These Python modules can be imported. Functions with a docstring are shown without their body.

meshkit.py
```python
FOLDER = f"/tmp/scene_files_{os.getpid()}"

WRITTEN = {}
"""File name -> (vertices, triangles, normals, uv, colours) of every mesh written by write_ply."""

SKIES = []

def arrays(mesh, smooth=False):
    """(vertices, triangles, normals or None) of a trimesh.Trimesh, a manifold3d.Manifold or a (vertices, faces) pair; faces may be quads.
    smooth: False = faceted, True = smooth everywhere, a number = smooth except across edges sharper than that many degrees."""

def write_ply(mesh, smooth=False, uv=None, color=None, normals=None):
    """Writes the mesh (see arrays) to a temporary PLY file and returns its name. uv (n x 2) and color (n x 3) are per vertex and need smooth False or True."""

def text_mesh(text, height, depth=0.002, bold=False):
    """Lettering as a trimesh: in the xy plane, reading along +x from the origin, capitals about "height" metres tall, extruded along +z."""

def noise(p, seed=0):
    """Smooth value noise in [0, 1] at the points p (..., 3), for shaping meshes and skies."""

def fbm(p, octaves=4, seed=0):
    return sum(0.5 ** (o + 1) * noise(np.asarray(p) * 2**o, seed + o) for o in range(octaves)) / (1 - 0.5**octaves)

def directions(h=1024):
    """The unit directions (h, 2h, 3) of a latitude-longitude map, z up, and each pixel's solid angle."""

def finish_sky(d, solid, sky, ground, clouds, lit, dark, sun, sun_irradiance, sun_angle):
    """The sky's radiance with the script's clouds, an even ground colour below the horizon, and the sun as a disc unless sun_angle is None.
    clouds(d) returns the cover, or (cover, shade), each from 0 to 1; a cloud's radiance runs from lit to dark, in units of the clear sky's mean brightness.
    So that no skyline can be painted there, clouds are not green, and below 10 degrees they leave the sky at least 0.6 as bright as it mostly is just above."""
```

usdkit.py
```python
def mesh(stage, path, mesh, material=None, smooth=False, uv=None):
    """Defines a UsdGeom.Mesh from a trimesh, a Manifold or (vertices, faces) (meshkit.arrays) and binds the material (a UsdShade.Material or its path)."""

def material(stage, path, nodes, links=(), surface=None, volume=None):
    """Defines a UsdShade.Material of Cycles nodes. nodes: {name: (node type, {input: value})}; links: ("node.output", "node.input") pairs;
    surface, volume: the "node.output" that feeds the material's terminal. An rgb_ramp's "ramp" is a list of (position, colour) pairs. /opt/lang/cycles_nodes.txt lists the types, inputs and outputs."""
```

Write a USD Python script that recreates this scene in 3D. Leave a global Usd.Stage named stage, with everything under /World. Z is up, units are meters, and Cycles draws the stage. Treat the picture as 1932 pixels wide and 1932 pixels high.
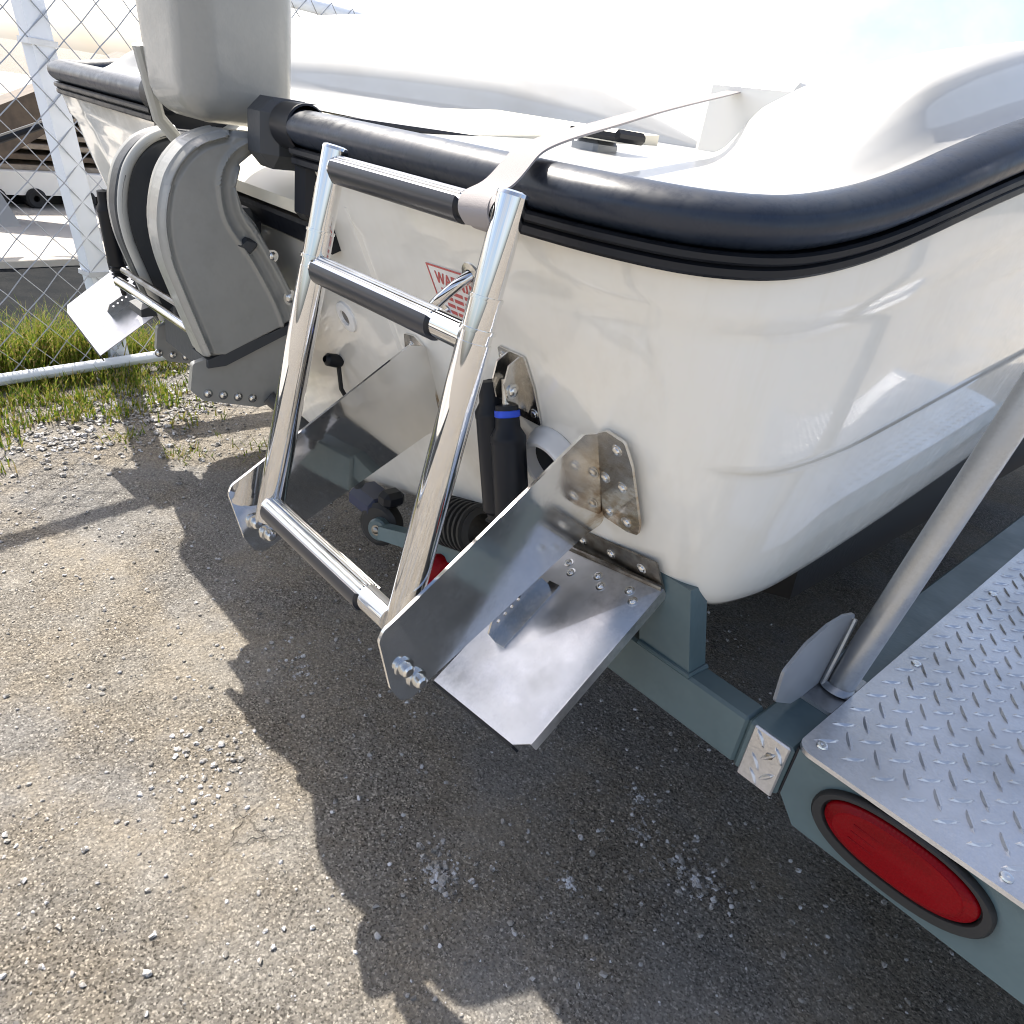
import math, random, sys
import numpy as np, trimesh, manifold3d
from scipy.interpolate import PchipInterpolator
from scipy.ndimage import gaussian_filter1d
import usdkit, meshkit
from pxr import Usd, UsdGeom, UsdLux, UsdShade, Gf, Sdf

stage = Usd.Stage.CreateInMemory()
UsdGeom.SetStageUpAxis(stage, UsdGeom.Tokens.z); UsdGeom.SetStageMetersPerUnit(stage, 1.0)
UsdGeom.Xform.Define(stage, '/World'); UsdGeom.Scope.Define(stage, '/World/Looks')
H = 1.0                                   # eye height above the ground; x = across the transom, y = towards the bow

# ------------------------------------------------------------------ camera, sky, sun, exposure
R = np.array([[0.66264063, -0.43373637, 0.61055725], [0.73442841, 0.21663356, -0.64318334], [0.14670481, 0.87461001, 0.46209851]])
cam = UsdGeom.Camera.Define(stage, '/World/camera')
m = np.eye(4); m[:3, :3] = R.T; m[3, :3] = (0, 0, H)
cam.AddTransformOp().Set(Gf.Matrix4d(*m.ravel().tolist()))
cam.CreateHorizontalApertureAttr(36.0); cam.CreateVerticalApertureAttr(36.0); cam.CreateFocalLengthAttr(36.0 * 1395 / 1932)
cam.CreateClippingRangeAttr(Gf.Vec2f(0.02, 2000)); cam.CreateExposureAttr(1.5)
SUN_AZ, SUN_EL = math.atan2(-0.999, 0.045), math.radians(51.5)
sun_dir = np.array([math.sin(SUN_AZ) * math.cos(SUN_EL), math.cos(SUN_AZ) * math.cos(SUN_EL), math.sin(SUN_EL)])
usdkit.material(stage, '/World/Looks/sky', {
    's': ('sky_texture', {'sky_type': 'single_scattering', 'sun_disc': False, 'sun_elevation': SUN_EL, 'sun_rotation': SUN_AZ, 'air_density': 0.8, 'aerosol_density': 3.0}),
    't': ('texture_coordinate', {}), 'n': ('noise_texture', {'scale': 2.2, 'detail': 7.0, 'roughness': 0.6, 'distortion': 0.4}),
    'f': ('map_range', {'from_min': 0.44, 'from_max': 0.66, 'to_min': 0.0, 'to_max': 0.85, 'clamp': True}),
    'bw': ('rgb_to_bw', {}), 'cl': ('combine_color', {'color_type': 'rgb'}), 'k': ('math', {'math_type': 'multiply', 'value2': 1.35}), 'mx': ('mix', {'mix_type': 'mix'}),
    'b': ('background_shader', {'strength': 0.10})},
    [('t.generated', 'n.vector'), ('n.fac', 'f.value'), ('s.color', 'bw.color'), ('bw.val', 'k.value1'), ('k.value', 'cl.r'), ('k.value', 'cl.g'), ('k.value', 'cl.b'),
     ('s.color', 'mx.color1'), ('cl.color', 'mx.color2'), ('f.result', 'mx.fac'), ('mx.color', 'b.color')], surface='b.background')
dome = UsdLux.DomeLight.Define(stage, '/World/sky')
UsdShade.MaterialBindingAPI.Apply(dome.GetPrim()).Bind(UsdShade.Material.Get(stage, '/World/Looks/sky'))
dome.GetPrim().SetCustomDataByKey('kind', 'structure')
sun = UsdLux.DistantLight.Define(stage, '/World/sun')
sun.CreateNormalizeAttr(True); sun.CreateIntensityAttr(0.88); sun.CreateAngleAttr(0.5); sun.CreateColorAttr(Gf.Vec3f(1.0, 0.94, 0.85))
zx = sun_dir; xx = np.cross([0, 0, 1], zx); xx /= np.linalg.norm(xx); yy = np.cross(zx, xx)
m = np.eye(4); m[0, :3], m[1, :3], m[2, :3] = xx, yy, zx
sun.AddTransformOp().Set(Gf.Matrix4d(*m.ravel().tolist()))

# ------------------------------------------------------------------ materials
def mat(name, color, rough=0.5, metal=0.0, coat=0.0, noise=None, bump=None, rnoise=None, spec=0.5, extra=None):
    """noise = (scale, colour2, lo, hi) mixes a second colour in by noise; bump = (scale, distance); rnoise = (scale, rough lo, rough hi)"""
    n = {'t': ('texture_coordinate', {}), 'g': ('geometry', {}),
         'p': ('principled_bsdf', {'base_color': color, 'roughness': rough, 'metallic': metal, 'coat_weight': coat, 'coat_roughness': 0.05, 'specular_ior_level': spec})}
    l = []
    if noise:
        sc, c2, lo, hi = noise[:4]
        n['n'] = ('noise_texture', {'scale': sc, 'detail': 6.0, 'roughness': 0.6})
        n['r'] = ('rgb_ramp', {'ramp': [(lo, color), (hi, c2)]})
        l += [('g.position', 'n.vector'), ('n.fac', 'r.fac'), ('r.color', 'p.base_color')]
    if bump:
        n['bn'] = ('noise_texture', {'scale': bump[0], 'detail': 4.0, 'roughness': 0.6})
        n['b'] = ('bump', {'distance': bump[1], 'strength': 1.0})
        l += [('g.position', 'bn.vector'), ('bn.fac', 'b.height'), ('b.normal', 'p.normal')]
    if rnoise:
        n['rn'] = ('noise_texture', {'scale': rnoise[0], 'detail': 5.0, 'roughness': 0.65})
        n['rm'] = ('map_range', {'from_min': 0.35, 'from_max': 0.7, 'to_min': rnoise[1], 'to_max': rnoise[2], 'clamp': True})
        l += [('g.position', 'rn.vector'), ('rn.fac', 'rm.value'), ('rm.result', 'p.roughness')]
    return usdkit.material(stage, '/World/Looks/' + name, n, l, surface='p.BSDF')

M = {}
def gelcoat():
    n = {'g': ('geometry', {}), 'n': ('noise_texture', {'scale': 2.6, 'detail': 6.0, 'roughness': 0.6}), 'r': ('rgb_ramp', {'ramp': [(0.46, (0.745, 0.72, 0.66)), (0.80, (0.69, 0.65, 0.57))]}),
         'mp': ('mapping', {'mapping_type': 'point', 'scale': (26.0, 26.0, 1.3)}), 'n2': ('noise_texture', {'scale': 1.0, 'detail': 7.0, 'roughness': 0.7}),
         'r2': ('rgb_ramp', {'ramp': [(0.50, (1.0, 1.0, 1.0)), (0.74, (0.90, 0.87, 0.81)), (0.9, (0.80, 0.75, 0.66))]}), 'mx': ('mix', {'mix_type': 'multiply', 'fac': 0.38}),
         'n3': ('noise_texture', {'scale': 14.0, 'detail': 6.0, 'roughness': 0.7}), 'rm': ('map_range', {'from_min': 0.4, 'from_max': 0.75, 'to_min': 0.10, 'to_max': 0.30, 'clamp': True}),
         'bn': ('noise_texture', {'scale': 3.0, 'detail': 3.0}), 'b': ('bump', {'distance': 0.0022, 'strength': 1.0}),
         'p': ('principled_bsdf', {'roughness': 0.16, 'coat_weight': 1.0, 'coat_roughness': 0.04})}
    l = [('g.position', 'n.vector'), ('n.fac', 'r.fac'), ('g.position', 'mp.vector'), ('mp.vector', 'n2.vector'), ('n2.fac', 'r2.fac'), ('r.color', 'mx.color1'), ('r2.color', 'mx.color2'), ('mx.color', 'p.base_color'),
         ('g.position', 'n3.vector'), ('n3.fac', 'rm.value'), ('rm.result', 'p.roughness'), ('g.position', 'bn.vector'), ('bn.fac', 'b.height'), ('b.normal', 'p.normal')]
    return usdkit.material(stage, '/World/Looks/white_gelcoat', n, l, surface='p.BSDF')
M['gelcoat'] = gelcoat()
M['deck'] = mat('deck_gelcoat', (0.54, 0.535, 0.51), 0.3, coat=0.3, noise=(5, (0.48, 0.465, 0.43), 0.45, 0.8))
M['cream'] = mat('cream_gelcoat', (0.72, 0.68, 0.56), 0.35)
M['rail'] = mat('navy_vinyl', (0.010, 0.015, 0.026), 0.32, noise=(9, (0.018, 0.024, 0.034), 0.45, 0.75), bump=(4, 0.002), rnoise=(60, 0.26, 0.46))
M['strip'] = mat('black_vinyl', (0.005, 0.006, 0.009), 0.38, spec=0.35, rnoise=(40, 0.3, 0.5))
M['chrome'] = mat('polished_steel', (0.74, 0.74, 0.745), 0.03, 1.0, rnoise=(30, 0.02, 0.05))
M['steel'] = mat('brushed_steel', (0.62, 0.61, 0.59), 0.2, 1.0, noise=(14, (0.46, 0.44, 0.40), 0.45, 0.75), rnoise=(18, 0.13, 0.30), bump=(7, 0.0012))
M['tab_steel'] = mat('dull_steel', (0.70, 0.70, 0.71), 0.35, 1.0, noise=(9, (0.50, 0.50, 0.50), 0.42, 0.72), rnoise=(12, 0.26, 0.45))
M['bolt'] = mat('bolt_steel', (0.75, 0.75, 0.74), 0.18, 1.0)
M['dark_steel'] = mat('stained_steel', (0.30, 0.29, 0.27), 0.3, 1.0, noise=(40, (0.12, 0.10, 0.08), 0.4, 0.7))
M['rung_black'] = mat('rung_rubber', (0.012, 0.014, 0.020), 0.3)
M['black'] = mat('black_plastic', (0.006, 0.007, 0.010), 0.42, spec=0.3)
M['rubber'] = mat('black_rubber', (0.012, 0.012, 0.012), 0.6, bump=(120, 0.0008))
M['blue'] = mat('blue_plastic', (0.01, 0.06, 0.55), 0.35)
M['blue_rubber'] = mat('dark_blue_rubber', (0.012, 0.018, 0.045), 0.4)
M['teal'] = mat('grey_teal_paint', (0.082, 0.122, 0.131), 0.38, noise=(11, (0.064, 0.098, 0.106), 0.4, 0.7), bump=(60, 0.0006), rnoise=(10, 0.3, 0.5))
M['motor'] = mat('grey_motor_paint', (0.27, 0.268, 0.250), 0.34, coat=0.2, rnoise=(30, 0.28, 0.46), bump=(70, 0.0005), noise=(6, (0.225, 0.225, 0.21), 0.4, 0.7))
M['motor_light'] = mat('pale_motor_paint', (0.40, 0.40, 0.375), 0.4)
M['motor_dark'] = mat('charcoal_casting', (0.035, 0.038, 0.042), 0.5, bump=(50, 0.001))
M['strap'] = mat('grey_pink_webbing', (0.27, 0.248, 0.245), 0.8, bump=(700, 0.0004))
M['red_lens'] = usdkit.material(stage, '/World/Looks/red_lens', {'g': ('geometry', {}), 'mp': ('mapping', {'mapping_type': 'point', 'rotation': (0.0, 0.0, 0.0), 'scale': (1.0, 0.0, 1.0)}),
    'v': ('voronoi_texture', {'scale': 230.0, 'randomness': 0.0, 'metric': 'chebychev'}), 'b': ('bump', {'distance': 0.0011, 'strength': 0.6}),
    'p': ('principled_bsdf', {'base_color': (0.17, 0.0012, 0.004), 'roughness': 0.30, 'specular_ior_level': 0.10, 'coat_weight': 0.08, 'coat_roughness': 0.06})},
    [('g.position', 'mp.vector'), ('mp.vector', 'v.vector'), ('v.distance', 'b.height'), ('b.normal', 'p.normal')], surface='p.BSDF')
M['white_plastic'] = mat('white_plastic', (0.82, 0.81, 0.79), 0.35)
M['red_ink'] = mat('red_ink', (0.48, 0.10, 0.09), 0.5)
M['sticker'] = mat('sticker_white', (0.76, 0.74, 0.70), 0.4)
M['galv'] = mat('galvanised_steel', (0.55, 0.57, 0.60), 0.45, 0.55, noise=(20, (0.45, 0.47, 0.50), 0.4, 0.7))
M['alu'] = mat('aluminium_pipe', (0.40, 0.41, 0.42), 0.36, 0.85, noise=(8, (0.34, 0.345, 0.355), 0.4, 0.75), rnoise=(40, 0.3, 0.42))
M['gusset'] = mat('aluminium_plate', (0.27, 0.285, 0.305), 0.42, 0.5, noise=(12, (0.22, 0.235, 0.255), 0.4, 0.75))
M['tread'] = mat('tread_aluminium', (0.66, 0.66, 0.68), 0.32, 0.9, noise=(7, (0.50, 0.50, 0.51), 0.38, 0.72), rnoise=(13, 0.24, 0.42), bump=(130, 0.0004))
M['fence_white'] = mat('white_fence_paint', (0.66, 0.70, 0.76), 0.5)
M['wire'] = mat('fence_wire', (0.42, 0.42, 0.42), 0.5, 0.6)
M['timber'] = mat('grey_timber', (0.36, 0.30, 0.23), 0.8, noise=(12, (0.22, 0.18, 0.14), 0.4, 0.7))
M['brown'] = mat('brown_timber', (0.12, 0.085, 0.055), 0.7, noise=(16, (0.07, 0.05, 0.035), 0.4, 0.7))
M['white_paint'] = mat('white_paint', (0.78, 0.78, 0.76), 0.45)
M['grey_panel'] = mat('grey_panel', (0.30, 0.31, 0.33), 0.5)
M['pale_grey'] = mat('pale_grey_gelcoat', (0.52, 0.51, 0.48), 0.4)
M['tyre'] = mat('tyre_rubber', (0.012, 0.012, 0.013), 0.7)
M['road'] = mat('dark_asphalt', (0.017, 0.019, 0.021), 0.95, spec=0.05, noise=(9, (0.026, 0.027, 0.028), 0.4, 0.7), bump=(90, 0.006))
M['concrete'] = mat('pale_concrete', (0.46, 0.43, 0.39), 0.85, noise=(3, (0.40, 0.37, 0.33), 0.4, 0.7), bump=(60, 0.003))
M['kerb'] = mat('kerb_cream', (0.55, 0.50, 0.42), 0.8)

# stained plate: rust-brown wash near the bolted flange (world y decides: it is on the metal itself)
def plate_mat(name, y0, y1, r0=0.07, r1=0.20, bd=0.0006):
    n = {'g': ('geometry', {}), 'sep': ('separate_xyz', {}), 'mr': ('map_range', {'from_min': y0, 'from_max': y1, 'to_min': 0.0, 'to_max': 1.0, 'clamp': True}),
         'mp': ('mapping', {'mapping_type': 'point', 'scale': (14.0, 9.0, 26.0)}),
         'n1': ('noise_texture', {'scale': 3.0, 'detail': 6.0, 'roughness': 0.65}), 'mu': ('math', {'math_type': 'multiply'}),
         'rr': ('rgb_ramp', {'ramp': [(0.16, (0.78, 0.77, 0.75)), (0.38, (0.66, 0.61, 0.53)), (0.52, (0.42, 0.32, 0.22)), (0.72, (0.17, 0.13, 0.10))]}),
         'n2': ('noise_texture', {'scale': 22.0, 'detail': 6.0, 'roughness': 0.7}),
         'rm': ('map_range', {'from_min': 0.35, 'from_max': 0.7, 'to_min': r0, 'to_max': r1, 'clamp': True}),
         'n3': ('noise_texture', {'scale': 9.0, 'detail': 2.0}), 'b': ('bump', {'distance': bd, 'strength': 1.0}),
         'p': ('principled_bsdf', {'metallic': 0.95})}
    l = [('g.position', 'sep.vector'), ('sep.y', 'mr.value'), ('g.position', 'mp.vector'), ('mp.vector', 'n1.vector'), ('n1.fac', 'mu.value1'), ('mr.result', 'mu.value2'),
         ('mu.value', 'rr.fac'), ('rr.color', 'p.base_color'), ('g.position', 'n2.vector'), ('n2.fac', 'rm.value'), ('rm.result', 'p.roughness'),
         ('g.position', 'n3.vector'), ('n3.fac', 'b.height'), ('b.normal', 'p.normal')]
    return usdkit.material(stage, '/World/Looks/' + name, n, l, surface='p.BSDF')
M['plate'] = plate_mat('stained_plate', 0.60, 0.725); M['plate_clean'] = plate_mat('clean_plate', 0.68, 1.0, 0.03, 0.09, 0.0002)

def ground_mat():
    n = {'g': ('geometry', {}),
         'big': ('noise_texture', {'scale': 1.5, 'detail': 7.0, 'roughness': 0.65}),
         'bigr': ('rgb_ramp', {'ramp': [(0.32, (0.200, 0.198, 0.194)), (0.45, (0.238, 0.228, 0.213)), (0.53, (0.255, 0.229, 0.190)), (0.60, (0.250, 0.234, 0.208)), (0.70, (0.305, 0.290, 0.262))]}),
         'rough': ('noise_texture', {'scale': 3.4, 'detail': 5.0, 'roughness': 0.6}), 'rm': ('map_range', {'from_min': 0.40, 'from_max': 0.62, 'to_min': 0.45, 'to_max': 1.0, 'clamp': True}),
         'v': ('voronoi_texture', {'scale': 400.0, 'randomness': 1.0}), 'bw': ('separate_color', {}),
         'vr': ('rgb_ramp', {'ramp': [(0.0, (0.22, 0.21, 0.20)), (0.14, (0.50, 0.485, 0.465)), (0.30, (0.92, 0.90, 0.88)), (0.80, (1.05, 1.03, 1.0)), (0.88, (1.6, 1.58, 1.55)), (1.0, (2.3, 2.28, 2.24))]}),
         'mx': ('mix', {'mix_type': 'multiply'}),
         'n2': ('noise_texture', {'scale': 165.0, 'detail': 5.0, 'roughness': 0.72}), 'n2r': ('rgb_ramp', {'ramp': [(0.30, (0.40, 0.39, 0.38)), (0.45, (0.92, 0.92, 0.92)), (0.72, (1.25, 1.24, 1.22))]}),
         'mx2': ('mix', {'mix_type': 'multiply', 'fac': 0.9}),
         'v2': ('voronoi_texture', {'scale': 125.0}), 'v3': ('voronoi_texture', {'scale': 48.0}), 'n3': ('noise_texture', {'scale': 26.0, 'detail': 9.0, 'roughness': 0.78}),
         'a1': ('math', {'math_type': 'multiply_add', 'value2': -0.30}), 'a2': ('math', {'math_type': 'multiply_add', 'value2': -0.14}), 'a3': ('math', {'math_type': 'multiply'}),
         'cw': ('noise_texture', {'scale': 5.0, 'detail': 4.0, 'roughness': 0.6}), 'cm': ('mix', {'mix_type': 'linear_light', 'fac': 0.10}), 'cv': ('voronoi_texture', {'feature': 'distance_to_edge', 'scale': 2.6}),
         'cr': ('map_range', {'from_min': 0.002, 'from_max': 0.008, 'to_min': 0.0, 'to_max': 1.0, 'clamp': True}), 'ck': ('noise_texture', {'scale': 1.1, 'detail': 3.0}), 'ckm': ('map_range', {'from_min': 0.64, 'from_max': 0.70, 'to_min': 1.0, 'to_max': 0.0, 'clamp': True}),
         'mxx': ('math', {'math_type': 'maximum'}), 'crr': ('rgb_ramp', {'ramp': [(0.0, (0.30, 0.29, 0.28)), (1.0, (1.0, 1.0, 1.0))]}), 'mx3': ('mix', {'mix_type': 'multiply', 'fac': 1.0}), 'hb': ('math', {'math_type': 'multiply_add', 'value2': 0.35}),
         'b': ('bump', {'distance': 0.021, 'strength': 1.0}), 'p': ('principled_bsdf', {'roughness': 0.9, 'specular_ior_level': 0.25})}
    l = [('g.position', 'big.vector'), ('big.fac', 'bigr.fac'), ('g.position', 'rough.vector'), ('rough.fac', 'rm.value'),
         ('g.position', 'v.vector'), ('v.color', 'bw.color'), ('bw.r', 'vr.fac'), ('bigr.color', 'mx.color1'), ('vr.color', 'mx.color2'), ('rm.result', 'mx.fac'),
         ('g.position', 'n2.vector'), ('n2.fac', 'n2r.fac'), ('mx.color', 'mx2.color1'), ('n2r.color', 'mx2.color2'), ('mx2.color', 'mx3.color1'), ('crr.color', 'mx3.color2'), ('mx3.color', 'p.base_color'),
         ('g.position', 'cw.vector'), ('g.position', 'cm.color1'), ('cw.color', 'cm.color2'), ('cm.color', 'cv.vector'), ('cv.distance', 'cr.value'), ('g.position', 'ck.vector'), ('ck.fac', 'ckm.value'), ('cr.result', 'mxx.value1'), ('ckm.result', 'mxx.value2'), ('mxx.value', 'crr.fac'), ('mxx.value', 'hb.value1'), ('a3.value', 'hb.value3'),
         ('g.position', 'v2.vector'), ('g.position', 'v3.vector'), ('g.position', 'n3.vector'), ('v2.distance', 'a1.value1'), ('n3.fac', 'a1.value3'),
         ('v3.distance', 'a2.value1'), ('a1.value', 'a2.value3'), ('a2.value', 'a3.value1'), ('rm.result', 'a3.value2'), ('hb.value', 'b.height'), ('b.normal', 'p.normal')]
    return usdkit.material(stage, '/World/Looks/gravelly_asphalt', n, l, surface='p.BSDF')
M['ground'] = ground_mat()

def island_mat(name, ramp, rough, translucent=False):
    n = {'g': ('geometry', {}), 'r': ('rgb_ramp', {'ramp': ramp}), 'p': ('principled_bsdf', {'roughness': rough, 'specular_ior_level': 0.3})}
    n['v'] = ('voronoi_texture', {'scale': 130.0}); n['sc'] = ('separate_color', {})
    l = [('g.position', 'v.vector'), ('v.color', 'sc.color'), ('sc.r', 'r.fac'), ('r.color', 'p.base_color')]
    s = 'p.BSDF'
    if translucent:
        n['t'] = ('translucent_bsdf', {}); n['m'] = ('mix_closure', {'fac': 0.35})
        l += [('r.color', 't.color'), ('p.BSDF', 'm.closure1'), ('t.BSDF', 'm.closure2')]; s = 'm.closure'
    return usdkit.material(stage, '/World/Looks/' + name, n, l, surface=s)
M['grass'] = island_mat('grass_blades', [(0, (0.05, 0.10, 0.012)), (0.35, (0.13, 0.20, 0.02)), (0.62, (0.24, 0.26, 0.03)), (0.8, (0.30, 0.25, 0.07)), (1.0, (0.34, 0.25, 0.13))], 0.6, True)
M['pebble'] = island_mat('pale_pebbles', [(0, (0.10, 0.095, 0.09)), (0.35, (0.24, 0.225, 0.20)), (0.75, (0.36, 0.35, 0.34)), (1.0, (0.58, 0.58, 0.60))], 0.8)

# ------------------------------------------------------------------ scene graph helpers
used = {}
def numbered(parent, name):
    k = used.get((parent, name), 0); used[(parent, name)] = k + 1
    return f'{parent}/{name}' if k == 0 else f'{parent}/{name}_{k:03d}'

class Node:
    def __init__(s, path, base, prim): s.path, s.base, s.prim = path, np.asarray(base, float), prim

def tag(prim, label=None, cat=None, group=None, kind=None):
    for k, v in (('label', label), ('category', cat), ('group', group), ('kind', kind)):
        if v: prim.SetCustomDataByKey(k, v)

def W(p):            # eye-relative to world
    return np.asarray(p, float) + np.array([0, 0, H])

def thing(name, label, cat, base=(0, 0, 0), group=None):
    path = numbered('/World', name); x = UsdGeom.Xform.Define(stage, path); b = W(base)
    x.AddTranslateOp().Set(Gf.Vec3d(*b.tolist())); tag(x.GetPrim(), label, cat, group)
    return Node(path, b, x.GetPrim())

def arr(mesh):
    if hasattr(mesh, 'to_mesh'):
        q = mesh.to_mesh(); return np.array(q.vert_properties[:, :3], float), np.array(q.tri_verts)
    if isinstance(mesh, (tuple, list)):
        return np.asarray(mesh[0], float), np.asarray(mesh[1], int)
    return np.array(mesh.vertices, float), np.array(mesh.faces)

def part(parent, name, mesh, mk, smooth=30, label=None, kind=None):
    v, f = arr(mesh); base = parent.base if parent else np.zeros(3)
    path = numbered(parent.path if parent else '/World', name)
    g = usdkit.mesh(stage, path, (W(v) - base, f), M[mk], smooth=smooth)
    tag(g.GetPrim(), label, None, None, kind)
    return Node(path, base, g.GetPrim())

def single(name, mesh, mk, label=None, cat=None, smooth=30, kind=None, group=None):
    n = part(None, name, mesh, mk, smooth); tag(n.prim, label, cat, group, kind); return n

def join(*ms):
    V, F, o = [], [], 0
    for q in ms:
        v, f = arr(q)
        if f.shape[1] == 4: f = np.vstack([f[:, [0, 1, 2]], f[:, [0, 2, 3]]])
        V.append(v); F.append(f + o); o += len(v)
    return np.vstack(V), np.vstack(F)

# ------------------------------------------------------------------ shape helpers
def unit(a): a = np.asarray(a, float); return a / np.linalg.norm(a)
def tube(pts, r, n=16, caps=True):
    P = np.asarray(pts, float); k = len(P); r = np.broadcast_to(np.asarray(r, float), (k,))
    T = np.gradient(P, axis=0); T /= np.maximum(np.linalg.norm(T, axis=1, keepdims=True), 1e-9)
    a = np.array([0, 0, 1.0]) if abs(T[0][2]) < 0.9 else np.array([1.0, 0, 0])
    u = unit(np.cross(T[0], a)); V = []
    ang = np.linspace(0, 2 * np.pi, n, endpoint=False)
    for i in range(k):
        u = unit(u - T[i] * (u @ T[i])); w = np.cross(T[i], u)
        V.append(P[i] + r[i] * (np.cos(ang)[:, None] * u + np.sin(ang)[:, None] * w))
    V = np.vstack(V); F = []
    for i in range(k - 1):
        for j in range(n):
            b, c = i * n + j, i * n + (j + 1) % n
            F += [(b, c, c + n), (b, c + n, b + n)]
    if caps:
        V = np.vstack([V, P[0], P[-1]]); e = len(V)
        for j in range(n):
            F += [(e - 2, (j + 1) % n, j), (e - 1, (k - 1) * n + j, (k - 1) * n + (j + 1) % n)]
    return V, np.array(F)

def lathe(profile, origin, axis, n=24):
    """profile: (distance along axis, radius)"""
    pr = np.asarray(profile, float); axis = unit(axis); P = np.asarray(origin) + pr[:, :1] * axis
    a = np.array([0, 0, 1.0]) if abs(axis[2]) < 0.9 else np.array([1.0, 0, 0])
    u = unit(np.cross(axis, a)); w = np.cross(axis, u); ang = np.linspace(0, 2 * np.pi, n, endpoint=False)
    V = np.vstack([P[i] + max(pr[i, 1], 1e-5) * (np.cos(ang)[:, None] * u + np.sin(ang)[:, None] * w) for i in range(len(pr))]); F = []
    for i in range(len(pr) - 1):
        for j in range(n):
            b, c = i * n + j, i * n + (j + 1) % n
            F += [(b, c, c + n), (b, c + n, b + n)]
    return V, np.array(F)

def hull(points): return manifold3d.Manifold.hull_points(np.asarray(points, np.float32))
def box(lo, hi, ch=0.003):
    lo, hi = np.asarray(lo, float), np.asarray(hi, float); pts = []
    for sx in (0, 1):
        for sy in (0, 1):
            for sz in (0, 1):
                c = np.where([sx, sy, sz], hi, lo); d = np.where([sx, sy, sz], -ch, ch)
                for k in range(3):
                    o = d.copy(); o[k] = 0; pts.append(c + o)
    return hull(pts)
def skew(corners, ch=0.0): return hull(corners)

def round_poly(poly, r):
    cs = manifold3d.CrossSection([np.asarray(poly, float)], manifold3d.FillRule.NonZero)
    if r: cs = cs.offset(-r, manifold3d.JoinType.Round, 2.0, 40).offset(r, manifold3d.JoinType.Round, 2.0, 40)
    return cs
def prism(poly, t, o, e1, e2, r=0.0, holes=()):
    """flat plate: polygon in the frame (o, e1, e2), t thick along e1 x e2"""
    cs = round_poly(poly, r)
    for (hx, hy, hr) in holes:
        cs = cs - manifold3d.CrossSection.circle(hr, 20).translate((hx, hy))
    v, f = arr(cs.extrude(t)); e1, e2 = np.asarray(e1, float), np.asarray(e2, float); e3 = np.cross(e1, e2)
    if f.shape[1] != 3: raise ValueError
    return np.asarray(o) + v[:, :1] * e1 + v[:, 1:2] * e2 + v[:, 2:3] * e3, f

def on_x(poly, x, t, r=0.0, holes=()):      # plate in the plane x = const, from (y, z)
    return prism(poly, t, (x, 0, 0), (0, 1, 0), (0, 0, 1), r, holes)

E1 = np.array([1.0, 0, 0]); E2 = unit([0, -0.42, 1.0]); NT = np.cross(E1, E2)      # transom plane: y + 0.42 z = 0.54, NT faces aft
def tp(x, z, off=0.0): return np.array([x, 0.54 - 0.42 * z, z]) + NT * off
def on_transom(poly, t, off=0.0, r=0.0, holes=()):   # poly in (x, z)
    k = 1 / E2[2]; O = tp(0, 0, off)
    return prism([(x, z * k) for x, z in poly], t, O, E1, E2, r, [(x, z * k, q) for x, z, q in holes])

def bolt(parent, p, n, r=0.006, mk='bolt', name='bolt'):
    n = unit(n); p = np.asarray(p, float)
    return part(parent, name, lathe([(-0.002, r * 1.45), (0.0008, r * 1.45), (0.001, r), (r * 0.5, r * 0.9), (r * 0.72, r * 0.55), (r * 0.75, 0)], p, n, 14), mk, smooth=35)

rng = np.random.default_rng(7); random.seed(7)

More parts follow.
